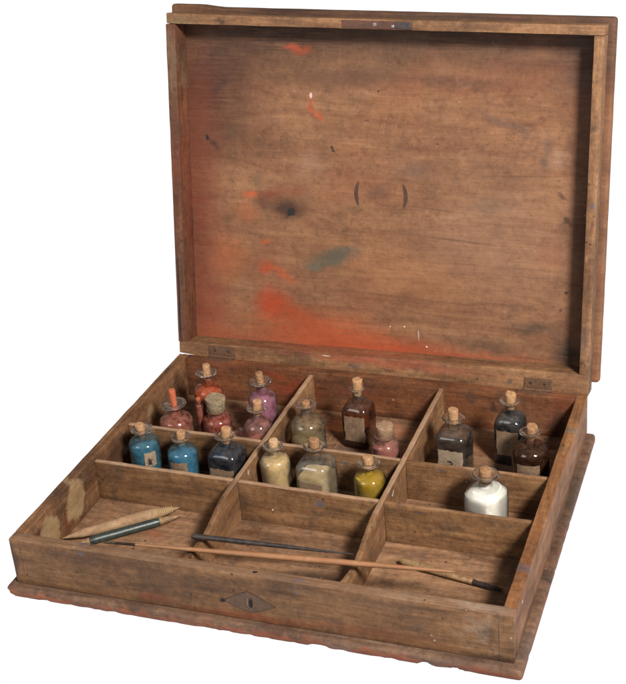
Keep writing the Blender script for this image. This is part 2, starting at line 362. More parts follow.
# long dividers with a scooped front end for resting brushes
def scoop(y, k):
    s = lambda a, b, t: (lambda q: q*q*(3-2*q))(max(0, min(1, (t-a)/(b-a))))
    low = ZT-0.0105
    z = ZT-(ZT-low)*(1-s(0.050, 0.098, y))
    z = z+(ZT-0.004-low)*(1-s(0.012, 0.050, y))
    if k == 1 and y < 0.056: z -= 0.0016*(1-s(0.048, 0.056, y))
    return z
for k, xc in enumerate(XD):
    b = bmesh.new(); rings = []; ys = [T+0.0003+(D-2*T-0.0006)*i/110 for i in range(111)]
    for y in ys:
        zt = scoop(y, k)+noise.noise(Vector((y*90, k*5, 0)))*0.0005 + (noise.noise(Vector((y*260, k*5, 2)))*0.0007 if y < 0.06 else 0)
        h = TD/2+noise.noise(Vector((y*40, k, 4)))*0.0002
        e = 0.0007
        rings.append([(xc-h, y, FZ), (xc-h, y, zt*0.5), (xc-h, y, zt-e), (xc-h+e*.4, y, zt-e*.3), (xc-h+e, y, zt), (xc+h-e, y, zt), (xc+h-e*.4, y, zt-e*.3), (xc+h, y, zt-e), (xc+h, y, zt*0.5), (xc+h, y, FZ)])
    loft(b, [[Vector(p) for p in r] for r in rings])
    bmesh.ops.recalc_face_normals(b, faces=b.faces)
    obj('long_divider', b, wdy, box, True, BL)

# keyhole plate: dark diamond let into the front wall
iron = plain('rusty_iron', (0.085, 0.050, 0.036), 0.55, 0.5, 0.5, 500, 0.6, col2=(0.045, 0.033, 0.032))
rust = plain('rusted_brass', (0.155, 0.080, 0.042), 0.6, 0.3, 0.5, 600, 0.6, col2=(0.07, 0.035, 0.02))
greym = plain('grey_iron', (0.080, 0.068, 0.066), 0.45, 0.6, 0.5, 600, 0.6)
black = plain('black_void', (0.004, 0.003, 0.003), 0.9, 0, 0.2)
b = bmesh.new()
pts = [(.1790, .0158), (.1880, .0218), (.1990, .0272), (.2100, .0222), (.2205, .0168), (.2080, .0110), (.2003, .0085), (.1900, .0115)]
loft(b, [[Vector((x, yy, z)) for x, z in pts] for yy in (0.0010, -0.0005)])
bmesh.ops.recalc_face_normals(b, faces=b.faces)
rimb = bmesh.new(); cxx, czz = .2000, .0170
loft(rimb, [[Vector((cxx+(x-cxx)*1.03, yy, czz+(z-czz)*1.06)) for x, z in pts] for yy in (0.0012, -0.0003)])
bmesh.ops.recalc_face_normals(rimb, faces=rimb.faces)
esc0 = obj('keyhole_surround', rimb, plain('keyhole_surround_wood', (0.050, 0.028, 0.017), 0.8, 0, 0.6, 200, 0.6), box, False, BL)
esc = obj('keyhole_plate', b, plain('keyhole_plate_wood', (0.090, 0.048, 0.027), 0.65, 0.0, 0.6, 150, 0.8, col2=(0.055, 0.03, 0.02)), box, False, BL)
b = bmesh.new()
def disc(cx, cz, rx, rz, y, n=14): return [Vector((cx+rx*math.cos(2*math.pi*i/n), y, cz+rz*math.sin(2*math.pi*i/n))) for i in range(n)]
loft(b, [disc(.2012, .0172, .0015, .0042, 0.0), disc(.2012, .0172, .0014, .0040, -0.0009)]); bmesh.ops.recalc_face_normals(b, faces=b.faces)
obj('keyhole', b, black, esc)
b = bmesh.new()
loft(b, [disc(.1984, .0180, .0009, .0042, -0.0002), disc(.1984, .0180, .0006, .0038, -0.0013)]); bmesh.ops.recalc_face_normals(b, faces=b.faces)
obj('keyhole_rim', b, plain('worn_brass', (0.17, 0.115, 0.075), 0.45, 0.3), esc)
b = bmesh.new()
loft(b, [disc(.1785, .0158, .0022, .0012, -0.0003), disc(.1785, .0158, .0020, .0010, -0.0009)]); bmesh.ops.recalc_face_normals(b, faces=b.faces)
obj('nail_hole', b, black, esc)

# ------------------------------------------------------------------ lid (local frame: X right, Y up the lid, Z towards the viewer)
s_, c_ = math.sin(LA), math.cos(LA)
LM = Matrix(((1, 0, 0), (0, s_, -c_), (0, c_, s_))).to_4x4()
DR = (0.045, 0.020, 0.013)
wp = wood('lid_panel_wood', (0.138, 0.066, 0.037), (0.200, 0.108, 0.063), 0, 11.0, [
    ('xy', .31, .13, .12, .10, 0, (.22, .125, .078), .40, .95),  # brighter light at centre right, painted into the panel colour
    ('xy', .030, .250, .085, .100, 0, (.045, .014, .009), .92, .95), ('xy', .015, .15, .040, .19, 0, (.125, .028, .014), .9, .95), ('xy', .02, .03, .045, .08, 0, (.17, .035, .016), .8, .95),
    ('xy', .10, .318, .20, .072, -1, (.022, .010, .007), .97, .95), ('xy', .28, .320, .20, .062, -2, (.030, .017, .012), .95, .95), ('xy', .17, .272, .09, .014, 3, (.055, .026, .018), .6, .95), ('xy', .27, .270, .07, .010, -3, (.06, .035, .025), .5, .95),  # dark top band: grime, with the top rail's shade painted in
    ('xy', .385, .30, .045, .08, 0, (.025, .015, .012), .85, .95), ('xy', .388, .16, .028, .20, 0, (.05, .020, .013), .85, .95),  # right band and upper corner: the rail's shade painted in over grime
    ('xy', .20, .010, .26, .026, -1, (.25, .036, .010), .95, .9), ('xy', .15, .026, .13, .034, -8, (.30, .055, .015), .85, .95),
    ('xy', .0880, .052, .024, .024, -25, (.30, .034, .009), .97, .95), ('xy', .118, .040, .060, .016, -25, (.25, .045, .013), .85, .95),
    ('xy', .0835, .0885, .013, .010, 10, (.31, .040, .011), .9, .95), ('xy', .100, .083, .020, .007, -30, (.32, .06, .018), .8, .95),
    ('xy', .083, .1125, .008, .004, 0, (.36, .06, .015), .8, .9), ('xy', .045, .095, .03, .035, 0, (.26, .070, .024), .7, .95), ('xy', .065, .14, .02, .018, 0, (.28, .07, .022), .55, .95),
    ('xy', .22, .09, .12, .04, -10, (.25, .105, .045), .5, .95),
    ('xy', .148, .100, .040, .011, 17, (.055, .055, .040), .85, .8), ('xy', .160, .108, .028, .006, 12, (.050, .056, .042), .7, .8), ('xy', .130, .092, .010, .005, 20, (.08, .08, .055), .6, .6),
    ('xy', .155, .268, .055, .012, 0, (.10, .042, .024), .5, .9), ('xy', .121, .2945, .018, .007, -5, (.24, .042, .014), .8, .95), ('xy', .112, .298, .01, .004, 0, (.3, .05, .02), .6, .8),
    ('xy', .1315, .243, .0035, .011, 0, (.28, .045, .016), .9, .9), ('xy', .138, .236, .008, .005, -30, (.34, .06, .02), .7, .8), ('xy', .1312, .2535, .0018, .0034, 0, (.50, .33, .30), .9, .5),
    ('xy', .0265, .211, .0045, .0028, -55, BLK, .97, .5), ('xy', .034, .204, .010, .0045, -50, DKB, .7, .8), ('xy', .1513, .2065, .0014, .0028, 25, BLK, .9, .5), ('xy', .1525, .2035, .0022, .0014, 0, BLK, .8, .5),
    ('xy', .106, .147, .034, .020, 8, (.070, .028, .014), .92, .95), ('xy', .082, .150, .018, .008, -10, (.06, .022, .014), .7, .95), ('xy', .109, .146, .022, .014, 0, (.045, .018, .010), .85, .95), ('xy', .1105, .1440, .0062, .0058, 0, BLK, .97, .45), ('xy', .196, .168, .020, .010, 0, (.07, .04, .028), .6, .95), ('xy', .174, .150, .012, .006, 0, (.08, .04, .02), .6, .95), ('xy', .104, .1475, .010, .005, 20, DKB, .6, .8),
    ('xy', .088, .158, .020, .009, 10, (.13, .030, .016), .8, .95), ('xy', .068, .158, .012, .005, 0, (.38, .055, .014), .8, .95), ('xy', .075, .171, .010, .010, 0, (.07, .05, .03), .55, .9), ('xy', .052, .217, .012, .009, 0, (.07, .045, .028), .6, .9),
    ('xy', .1095, .164, .025, .008, 5, (.16, .045, .024), .6, .9),
    ('xy', .040, .290, .020, .008, 30, BLK, .35, .9), ('xy', .04, .26, .016, .006, 50, BLK, .45, .9), ('xy', .315, .235, .050, .006, -20, (.055, .042, .040), .45, .9), ('xy', .35, .21, .006, .03, -8, (.06, .045, .042), .45, .9),
    ('xy', .30, .16, .035, .014, 10, (.10, .07, .05), .4, .9), ('xy', .362, .208, .014, .012, 0, (.28, .18, .13), .35, .95), ('xy', .23, .19, .03, .015, 0, (.10, .065, .05), .4, .9),
    ('xy', .265, .128, .06, .0018, -3, (.07, .036, .02), .6, .8), ('xy', .20, .070, .09, .0016, -2, (.09, .042, .022), .5, .8), ('xy', .30, .07, .08, .0025, 2, (.085, .04, .022), .5, .8),
    ('xy', .185, .233, .004, .0015, 0, DKB, .6, .8), ('xy', .25, .155, .045, .0016, -4, (.085, .042, .022), .5, .8), ('xy', .33, .19, .05, .0016, 3, (.085, .042, .022), .5, .8),
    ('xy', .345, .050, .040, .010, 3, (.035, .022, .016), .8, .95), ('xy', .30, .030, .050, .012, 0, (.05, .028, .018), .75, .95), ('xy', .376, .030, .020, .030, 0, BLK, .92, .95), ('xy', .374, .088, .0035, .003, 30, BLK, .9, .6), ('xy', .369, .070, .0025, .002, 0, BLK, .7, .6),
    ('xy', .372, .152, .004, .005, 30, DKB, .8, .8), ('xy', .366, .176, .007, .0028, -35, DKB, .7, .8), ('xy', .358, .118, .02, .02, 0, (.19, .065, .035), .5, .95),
    ('xy', .244, .0235, .0010, .0010, 0, (.7, .6, .5), .9, .5), ('xy', .208, .040, .0007, .0007, 0, (.7, .6, .5), .9, .5), ('xy', .222, .041, .0008, .0008, 0, (.7, .6, .5), .9, .5), ('xy', .236, .034, .0009, .007, 4, (.5, .42, .36), .55, .6),
    ('xy', .196, .26, .0018, .0012, 0, BLK, .8, .6), ('xy', .252, .215, .0016, .0012, 0, DKB, .9, .6), ('xy', .13, .19, .02, .02, 0, (.24, .15, .10), .35, .95),
], grime=0.30, red=0.22, spots=0.35, rough=0.72, streak=0.28, tex=0.5)
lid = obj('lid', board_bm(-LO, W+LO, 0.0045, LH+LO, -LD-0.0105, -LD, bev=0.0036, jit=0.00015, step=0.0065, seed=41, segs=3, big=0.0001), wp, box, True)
for v in lid.data.vertices:      # upper left corner of the lid board is warped upwards
    if v.co.y > LH-0.004: v.co.y += 0.0022*max(0, min(1, (0.045-v.co.x)/0.02)) - 0.0008
lid.matrix_local = Matrix.Translation(Vector((0, D, H))-ROOT) @ LM
wr = wood('lid_rail_wood', (0.125, 0.064, 0.034), (0.235, 0.135, 0.074), 0, 12.0, [
    ('xy', .055, .3205, .007, .005, 0, BLK, .7, .8), ('xy', .33, .0070, .004, .0045, 0, (.05, .04, .04), .8, .7), ('xy', .20, .012, .16, .008, -1, (.24, .055, .028), .7, .9),
    ('xy', .152, .0125, .005, .0008, 0, (.45, .38, .34), .9, .5), ('xy', .215, .006, .008, .003, 0, BLK, .6, .8), ('xy', .18, .006, .012, .003, 0, (.06, .05, .05), .6, .8),
    ('xy', .01, .318, .03, .01, 0, (.13, .10, .05), .6, .9)], grime=0.5)
wrs = wood('lid_side_rail_wood', (0.135, 0.070, 0.037), (0.25, 0.145, 0.080), 1, 13.0, [
    ('xy', .002, .055, .0013, .052, 0, BLK, .92, .35), ('xy', .3965, .172, .0022, .004, 0, BLU, .9, .6), ('xy', .3970, .156, .0018, .0035, 0, (.10, .03, .03), .9, .6), ('xy', .394, .05, .004, .014, 0, (.06, .05, .05), .7, .8),
    ('xy', .0045, .30, .003, .003, 0, BLK, .6, .8), ('xy', .393, .03, .003, .008, 0, DKB, .7, .8), ('xy', .3935, .125, .002, .004, 0, (.35, .2, .1), .6, .6)], grime=0.5)
wli = wood('lid_left_rail_wood', (0.075, 0.030, 0.018), (0.14, 0.062, 0.036), 1, 14.0, [
    ('xy', .002, .055, .0013, .052, 0, BLK, .92, .35), ('yz', .15, -.016, .15, .009, 0, (.15, .030, .016), .7, .9), ('xy', .004, .28, .006, .05, 0, (.15, .10, .055), .7, .8),
    ('yz', .29, -.012, .03, .02, 0, BLK, .5, .9)], grime=0.6, red=0.3)
rail = board_bm(0, W, LH-LT, LH, -LD+0.0002, 0, seed=51, jit=0.0002, big=0.0001)
for v in rail.verts:
    if v.co.y > LH-0.003: v.co.y += 0.0010*max(0, min(1, (0.10-v.co.x)/0.10))
obj('rail', rail, wr, lid, True)
rail = board_bm(0, W, -0.0016, 0.015, -LD+0.0002, 0, seed=52, jit=0.0003, bev=0.0005)
for v in rail.verts:
    if v.co.y > 0.010: v.co.y += -0.0030+0.0072*v.co.x/W
    if v.co.x < 0.03 and v.co.y < 0.01: v.co.y += 0.0022*(1-v.co.x/0.03)
obj('rail', rail, wr, lid, True)
obj('side_rail', board_bm(-0.0008, LT, 0.0119, LH-LT-0.0004, -LD+0.0002, 0.0004, seed=53, jit=0.0002), wli, lid, True)
obj('side_rail', board_bm(W-LT, W, 0.0192, LH-LT-0.0003, -LD+0.0002, 0.0001, seed=54, jit=0.0002), wrs, lid, True)
# two curved gouges in the panel (cut marks of a lost fitting)
for gx, gy, sg in ((.1754, .1652, 1), (.2217, .1647, -1)):
    b = bmesh.new(); rings = []
    for i in range(15):
        t = i/14*2-1
        wd_ = 0.0022*(1-t*t)**0.5+0.0002
        x = gx+sg*0.0022*(t*t-0.3)*1.1; y = gy+t*0.0115
        rings.append([Vector((x-wd_, y, -LD-0.001)), Vector((x-wd_*.7, y, -LD+0.00035)), Vector((x+wd_*.7, y, -LD+0.00035)), Vector((x+wd_, y, -LD-0.001))])
    loft(b, rings); bmesh.ops.recalc_face_normals(b, faces=b.faces)
    obj('gouge', b, plain('gouge_wood', (0.085, 0.040, 0.022), 0.8, 0, 0.6, 500, 0.8, col2=(0.03, 0.016, 0.012)), lid)
# strike plate on the top rail
b = board_bm(.170, .2340, LH-0.0078, LH-0.0012, -0.0005, 0.0007, bev=0.0003, jit=0.0002, step=0.003, seed=60)
sp = obj('strike_plate', b, plain('strike_plate_iron', (0.110, 0.045, 0.028), 0.6, 0.25, 0.6, 180, 0.6, col2=(0.055, 0.030, 0.022)), lid, True)
def screw(x, y, z, r, mat, parent, axis='z', loc=None, h=0.0007):
    b = bmesh.new(); rings = []
    for zz, rr in ((0, r), (h*.6, r), (h, r*.6)):
        ring = []
        for i in range(12):
            a = 2*math.pi*i/12
            ring.append(Vector((x+rr*math.cos(a), y+rr*math.sin(a), z+zz)))
        rings.append(ring)
    loft(b, rings); bmesh.ops.recalc_face_normals(b, faces=b.faces)
    return obj('screw', b, mat, parent, True, loc)
brightm = plain('worn_steel', (0.35, 0.33, 0.32), 0.35, 0.8, 0.5, 900)
screw(.2000, LH-.0042, .0006, .0017, brightm, sp); screw(.2165, LH-.0055, .0006, .0014, brightm, sp)
b = board_bm(.2190, .2335, LH-0.0074, LH-0.0020, 0.0003, 0.0012, bev=0.0003, jit=0.0002, step=0.003, seed=61)
obj('catch', b, greym, sp, True)
# hinges: one leaf on the lid rail, one on the back wall
for x0, x1, dd in ((.0315, .0585, 0.0), (.3420, .3675, 0.0)):
    leaf = LM.to_3x3()
    b = board_bm(x0, x1, 0.0014, 0.0115, -0.0004, 0.0006, bev=0.0003, jit=0.00025, step=0.003, seed=x0*100)
    for v in b.verts: v.co = leaf @ v.co+Vector((0, D, H))
    for a_ in (0,):
        board_bm(x0-0.002, x1-0.002, D-0.0075, D-0.0012, H-0.0005, H+0.0005, bev=0.0003, jit=0.00025, step=0.003, seed=x0*90, bm=b)
    rings = []
    for i in range(10):
        x = x0+(x1-x0)*i/9
        rings.append([Vector((x, D-0.0004+0.0013*math.cos(k*math.pi/5), H+0.0008+0.0013*math.sin(k*math.pi/5))) for k in range(10)])
    loft(b, rings); bmesh.ops.recalc_face_normals(b, faces=b.faces)
    h = obj('hinge', b, rust, box, True, BL)
    for k in (0.25, 0.75):
        c = leaf @ Vector((x0+(x1-x0)*k, 0.0072, 0.0006))+Vector((0, D, H))
        bs = bmesh.new()
        loft(bs, [[c+leaf @ Vector((rr*math.cos(2*math.pi*i/10), rr*math.sin(2*math.pi*i/10), zz)) for i in range(10)] for zz, rr in ((-0.0001, .0013), (.0004, .0013), (.0006, .0008))])
        bmesh.ops.recalc_face_normals(bs, faces=bs.faces)
        obj('screw', bs, iron, h, True)

# ================================================================== bottles
corkm = plain('cork', (0.42, 0.25, 0.13), 0.8, 0, 0.45, 700, 0.8, 0.2, col2=(0.26, 0.13, 0.06))
corkl = plain('pale_cork', (0.50, 0.34, 0.20), 0.8, 0, 0.4, 600, 0.9, 0.2, col2=(0.33, 0.19, 0.10))
corkd2 = plain('brown_cork', (0.33, 0.18, 0.09), 0.8, 0, 0.5, 500, 0.9, 0.2, col2=(0.18, 0.09, 0.045))
corkd = plain('dirty_cork', (0.30, 0.19, 0.12), 0.85, 0, 0.5, 600, 0.9, 0.2, col2=(0.16, 0.09, 0.05))
corkr = plain('orange_stained_cork', (0.34, 0.13, 0.06), 0.75, 0, 0.4, 500, 0.6, 0.2, col2=(0.40, 0.07, 0.03))
crust = plain('crusted_cork', (0.30, 0.225, 0.14), 0.9, 0, 0.5, 420, 1.0, 0.2, col2=(0.12, 0.095, 0.055))
ink = plain('brown_ink', (0.02, 0.012, 0.009), 0.7, 0, 0.2)
def paper(name, c, c2): return plain(name, c, 0.75, 0, 0.35, 220, 0.3, 0.25, col2=c2)
pap_b = paper('buff_paper', (0.38, 0.26, 0.165), (0.26, 0.16, 0.10))
pap_w = paper('pale_paper', (0.52, 0.42, 0.30), (0.38, 0.27, 0.18))
pap_d = paper('browned_paper', (0.22, 0.135, 0.09), (0.14, 0.08, 0.055))
SEG = 48
def ring(r, z, n, rot, sx=1.0):
    out = []
    for i in range(SEG):
        a = 2*math.pi*i/SEG
        k = (abs(math.cos(a))**n+abs(math.sin(a))**n)**(-1/n)
        x, y = r*k*math.cos(a)*sx, r*k*math.sin(a)
        out.append(Vector((x*math.cos(rot)-y*math.sin(rot), x*math.sin(rot)+y*math.cos(rot), z)))
    return out
def surf(r, n, rot, a, z, off):
    a -= rot; k = (abs(math.cos(a))**n+abs(math.sin(a))**n)**(-1/n)
    x, y = (r*k+off)*math.cos(a), (r*k+off)*math.sin(a)
    return Vector((x*math.cos(rot)-y*math.sin(rot), x*math.sin(rot)+y*math.cos(rot), z))
def profile(H_, r, zsh, nr, lr, lz, sq, lip):
    n0 = 5.5 if sq is True else (sq or 2)
    P = [(0.0, r*.80, n0), (0.0004, r*.93, n0), (0.0016, r*1.0, n0), (zsh*.5, r, n0), (zsh-.0008, r, n0)]
    zn = zsh+(lz-zsh)*0.52
    for i in range(1, 8):       # rounded shoulder, then a concave run into the neck
        a = i/7*math.pi/2
        P.append((zsh-.0008+(zn-zsh)*0.82*math.sin(a), nr*1.15+(r-nr*1.15)*math.cos(a), n0+(2-n0)*(i/7)))
    P += [(zn+.0004, nr*1.05, 2), (zn+.002, nr, 2), (lz-.0030, nr, 2), (lz-.0019, nr*1.12, 2)]
    if lip: P += [(lz-.0012, nr+(lr-nr)*.55, 2), (lz-.0006, lr*.95, 2), (lz, lr, 2), (lz+.0006, lr*.97, 2), (lz+.0009, lr*.88, 2), (lz+.0007, nr*1.1, 2)]
    else: P += [(lz-.0012, lr, 2), (lz, lr*1.02, 2), (lz+.0006, lr*.95, 2)]
    return P
def bottle(label, x, y, H_, r, zsh, nr, lr, lz, mat, fill, fmat, sq=False, rot=0.0, cork=None, corkmat=None, lab=None, labmat=None, lip=True, tilt=(0, 0), write=False, name='pigment_bottle', paint=None):
    t = thing(name, label, 'bottle', (x, y, FZ+0.0003), 'corked glass bottles of pigment in the compartments', (tilt[0], tilt[1], 0))
    P = profile(H_, r, zsh, nr, lr, lz, sq, lip)
    wob = random.uniform(0, 9)
    th = 0.0006; zc = lz-.0024
    Pb = [q for q in P if q[0] <= zc]
    def wobble(b):
        for v in b.verts: v.co += noise.noise_vector(v.co*60+Vector((wob, 0, 0)))*0.0003
        bmesh.ops.recalc_face_normals(b, faces=b.faces)
    b = bmesh.new()
    outer = [ring(rr, z, n, rot) for z, rr, n in Pb]
    inner = [ring(max(rr-th, .001), max(z, .0016+.00012*i), n, rot) for i, (z, rr, n) in enumerate(Pb)]
    loft(b, outer+list(reversed(inner)))
    wobble(b)
    g = obj('glass', b, mat, t, True)
    b = bmesh.new(); ni = nr*.80
    if lip:
        h = .0008
        prof_ = [(zc+.00003, ni), (zc+.00003, nr), (lz-.0014, nr*1.04), (lz-.0009, nr+(lr-nr)*.35), (lz-.0006, nr+(lr-nr)*.75), (lz-.0002, lr*.95), (lz+.0004, lr*1.0), (lz+.0011, lr*.97), (lz+.0014, lr*.88),
                 (lz+.0013, nr+(lr-nr)*.55), (lz+.0010, nr+(lr-nr)*.2), (lz+.0003, nr*.92), (lz-.0008, ni)]
    else:
        prof_ = [(zc+.00003, ni), (zc+.00003, nr), (lz-.0014, nr*1.03), (lz-.0008, lr*1.02), (lz, lr*1.06), (lz+.0007, lr*1.02), (lz+.0009, nr*.98), (lz+.0004, ni)]
    rgs = [ring(rr, z, 2, rot) for z, rr in prof_]; loft(b, rgs+[rgs[0]], False, False)
    bmesh.ops.remove_doubles(b, verts=b.verts, dist=1e-7)
    tl = Matrix.Rotation(math.sin(wob)*.05, 3, 'X') @ Matrix.Rotation(math.cos(wob*2)*.05, 3, 'Y')
    for v in b.verts:
        k_ = max(0, min(1, (v.co.z-zc)/.0014)); c_ = Vector((0, 0, lz))
        v.co = v.co.lerp(tl @ (v.co-c_)+c_, k_)+noise.noise_vector(v.co*140+Vector((wob, 0, 0)))*0.00025*k_
    wobble(b)
    obj('lip', b, g_lip if lip else mat, t, True)
    # pigment
    if fill:
        f = bmesh.new(); rg = []
        zz = [.0021]+[.0021+(fill-.0021)*i/9 for i in range(1, 10)]
        def rat(z):
            for (z0, r0, n0), (z1, r1, n1) in zip(P, P[1:]):
                if z0 <= z <= z1 and z1 > z0:
                    q = (z-z0)/(z1-z0); return r0+(r1-r0)*q, n0+(n1-n0)*q
            return nr, 2
        for z in zz:
            rr, n = rat(z); rg.append(ring(max(rr-th-.00012, .001), z, n, rot))
        rr, n = rat(fill); tp = ring(max(rr-th-.0004, .0008)*.55, fill-.0001, n, rot); 
        for q, p in enumerate(tp): p.z += noise.noise(p*300)*0.0006
        for rgz in rg[-2:]:
            for p in rgz: p.z += noise.noise(Vector((p.x*140, p.y*140, wob)))*min(0.0022, fill*.06)
        loft(f, rg+[tp]); bmesh.ops.recalc_face_normals(f, faces=f.faces)
        obj('pigment', f, fmat, t, True)
    # cork
    if cork is not None:
        cr, cz0, cz1 = cork[:3]; tx = cork[3] if len(cork) > 3 else random.uniform(-.08, .08); ty = cork[4] if len(cork) > 4 else random.uniform(-.14, .14); corkmat = corkmat or random.choice((corkm, corkm, corkl, corkd2))
        c = bmesh.new(); rs = []
        m3 = Matrix.Rotation(tx, 3, 'X') @ Matrix.Rotation(ty, 3, 'Y')
        L = cz1-cz0
        for q, k in ((0, .80), (.1, .86), (.6, .97), (.90, 1.0), (.97, .96), (1, .86), (1, .4)):
            rs.append([m3 @ Vector((cr*k*math.cos(2*math.pi*i/20), cr*k*math.sin(2*math.pi*i/20), L*q))+Vector((0, 0, cz0)) for i in range(20)])
        loft(c, rs); bmesh.ops.recalc_face_normals(c, faces=c.faces)
        for v in c.verts: v.co += noise.noise_vector(v.co*500+Vector((wob, 1, 0)))*cr*0.12
        obj('cork', c, corkmat or corkm, t, True)
    # paper label
    if lab:
        a0, a1, z0, z1 = lab; n0 = 5.5 if sq is True else (sq or 2)
        l = bmesh.new(); nu, nv = 22, 10; G = []
        for j in range(nv+1):
            row = []
            for i in range(nu+1):
                u, v_ = i/nu, j/nv
                a = R(a0+(a1-a0)*u)+(noise.noise(Vector((wob, v_*4, 0)))*.08 if i in (0, nu) else 0)
                z = z0+(z1-z0)*v_+(noise.noise(Vector((u*6, wob, j)))*.0009 if j in (0, nv) else 0)
                row.append(l.verts.new(surf(r, n0, rot, a, z, .00045)))
            G.append(row)
        for j in range(nv):
            for i in range(nu): l.faces.new((G[j][i], G[j][i+1], G[j+1][i+1], G[j+1][i]))
        bmesh.ops.solidify(l, geom=l.faces[:], thickness=0.00015)
        lo = obj('paper_label', l, labmat or pap_b, t, True)
        if write:
            k = bmesh.new(); zc = z0+(z1-z0)*(.62 if write != 'blot' else .4)
            def stroke(fn, n, wdt):
                pr = None
                for i in range(n+1):
                    a, z = fn(i/n)
                    p0 = k.verts.new(surf(r, n0, rot, R(a), z-wdt, .00075)); p1 = k.verts.new(surf(r, n0, rot, R(a), z+wdt, .00075))
                    if pr: k.faces.new((pr[0], p0, p1, pr[1]))
                    pr = (p0, p1)
            sp_ = (a1-a0); am = (z1-z0)*.11
            for ln in range(1 if write == 'blot' else 2):
                zc2 = zc-ln*(z1-z0)*.3
                stroke(lambda q: (a0+sp_*(.16+q*(.62-ln*.2)), zc2+am*math.sin(q*38+wob)*(.5+.5*abs(math.sin(q*9+wob)))), 70, .00022)
            if write == 'blot':
                for i in range(14):
                    aa = a0+sp_*(.22+.28*random.random()); z_ = z0+(z1-z0)*(.12+.42*random.random())
                    stroke(lambda q: (aa+q*sp_*.16, z_+am*.5*math.sin(q*3+i)), 4, .0006)
            obj('handwriting', k, ink, lo)
    if paint:  # dried paint clinging inside the shoulder
        pass
    return t
g_lip = lip_glass('lip_glass')
g_clear = glass('clear_glass', (0.95, 0.94, 0.90), 0.07, (0.48, 0.47, 0.43))
g_pink = glass('pink_stained_glass', (0.92, 0.72, 0.66), 0.16, (0.50, 0.30, 0.26))
g_viol = glass('violet_stained_glass', (0.90, 0.68, 0.76), 0.18, (0.46, 0.28, 0.34), zt=(.047, .053))
g_red = glass('red_stained_glass', (0.92, 0.58, 0.48), 0.20, (0.50, 0.26, 0.20))
g_org = glass('orange_stained_glass', (0.92, 0.50, 0.34), 0.20, (0.52, 0.20, 0.11), zt=(.048, .054))
g_blue = glass('blue_stained_glass', (0.62, 0.82, 0.88), 0.09, (0.24, 0.40, 0.46))
g_dark = glass('smoky_glass', (0.62, 0.58, 0.54), 0.07, (0.28, 0.25, 0.23))
g_brn = glass('brown_stained_glass', (0.62, 0.36, 0.24), 0.08, (0.26, 0.14, 0.09))
g_khk = glass('dusty_glass', (0.86, 0.80, 0.66), 0.14, (0.38, 0.33, 0.24))
g_yel = glass('yellowish_glass', (0.90, 0.80, 0.50), 0.07, (0.45, 0.38, 0.20))
def pig(name, c, var=.5): return plain(name, c, .85, 0, var, 150, .6, .15, col2=[x*.6+.008 for x in c])
p_org = pig('orange_pigment', (.36, .135, .075)); p_vio = pig('violet_pigment', (.27, .105, .14)); p_crm = pig('crimson_pigment', (.20, .028, .018)); p_pnk = pig('rose_pigment', (.34, .15, .12))
p_bl1 = pig('blue_pigment', (.045, .14, .20)); p_bl2 = pig('bright_blue_pigment', (.045, .17, .27)); p_nvy = pig('navy_pigment', (.010, .022, .050)); p_crem = pig('cream_pigment', (.54, .37, .16), .15)
p_buf = pig('buff_pigment', (.46, .34, .18)); p_yel = pig('yellow_pigment', (.34, .25, .02)); p_olv = pig('khaki_pigment', (.20, .155, .085)); p_brn = pig('red_brown_pigment', (.10, .028, .015)); p_dk = pig('black_pigment', (.008, .008, .009))
p_wht = plain('white_pigment', (.82, .80, .77), .85, 0, .1, 90, .1, .15, col2=(.70, .67, .62)); p_umb = pig('umber_pigment', (.045, .024, .016)); p_drk = pig('dark_brown_pigment', (.022, .016, .013))
# back left compartment
bottle('tall orange-red glass bottle with wide lip beside back left corner', .0560, .2520, .064, .0137, .037, .0044, .0096, .0565, g_org, .035, p_org, cork=(.0036, .050, .0650), lab=(-75, -25, .014, .031), labmat=pap_w)
bottle('squat dull red bottle with orange stained cork standing high in its flared lip', .0430, .2080, .062, .0150, .030, .0046, .0112, .0465, g_red, .024, pig('dull_red_pigment', (.19, .085, .065)), cork=(.0032, .042, .0620, .03, .0), corkmat=corkr)
bottle('crimson jar with a broad crusted cork, in front of the orange bottle', .0745, .2270, .047, .0132, .024, .0080, .0088, .0345, g_red, .026, p_crm, cork=(.0094, .0335, .0470, .03, .04), corkmat=crust, lip=False)
bottle('slim red glass vial between dull red bottle and crusted-cork jar', .0580, .2275, .044, .0040, .036, .0026, .0032, .0425, g_red, .034, p_crm, cork=(.0022, .038, .0440), corkmat=corkr, lip=False, name='glass_vial')
bottle('violet bottle with clear flared lip near the right of the back left compartment', .1115, .2485, .064, .0131, .0375, .0042, .0102, .0560, g_viol, .034, p_vio, cork=(.0036, .050, .0650))
bottle('clear pinkish bottle with wide cork in front of the violet bottle', .1205, .2145, .056, .0129, .030, .0042, .0086, .0480, g_pink, .014, p_pnk, cork=(.0042, .042, .0565))
t = bottle('small empty clear pink bottle lying on its side beside crusted-cork jar', .0965, .2020, .034, .0083, .022, .0032, .0055, .0310, g_pink, .004, p_pnk, name='empty_bottle')
t.location.z = FZ+.0089; t.rotation_euler = (R(-90), 0, R(4))
# middle left compartment
bottle('blue pigment bottle with torn label, leftmost in its row', .0358, .1594, .054, .0133, .036, .0040, .0098, .0485, g_blue, .030, p_bl1, cork=(.0040, .042, .0545), lab=(-66, -22, .018, .032), labmat=pap_w, write='blot')
bottle('bright blue pigment bottle between the torn-label blue and navy bottles', .0714, .1610, .050, .0133, .030, .0040, .0086, .0440, g_blue, .0265, p_bl2, cork=(.0040, .038, .0505), lab=(-118, -52, .010, .0262), labmat=pap_b, write=True)
bottle('squarish navy blue bottle with buff label', .1145, .1600, .060, .0140, .036, .0040, .0090, .0520, g_dark, .040, p_nvy, sq=True, rot=-.05, cork=(.0044, .046, .0600), lab=(-130, -52, .008, .027), labmat=pap_b, write=True)
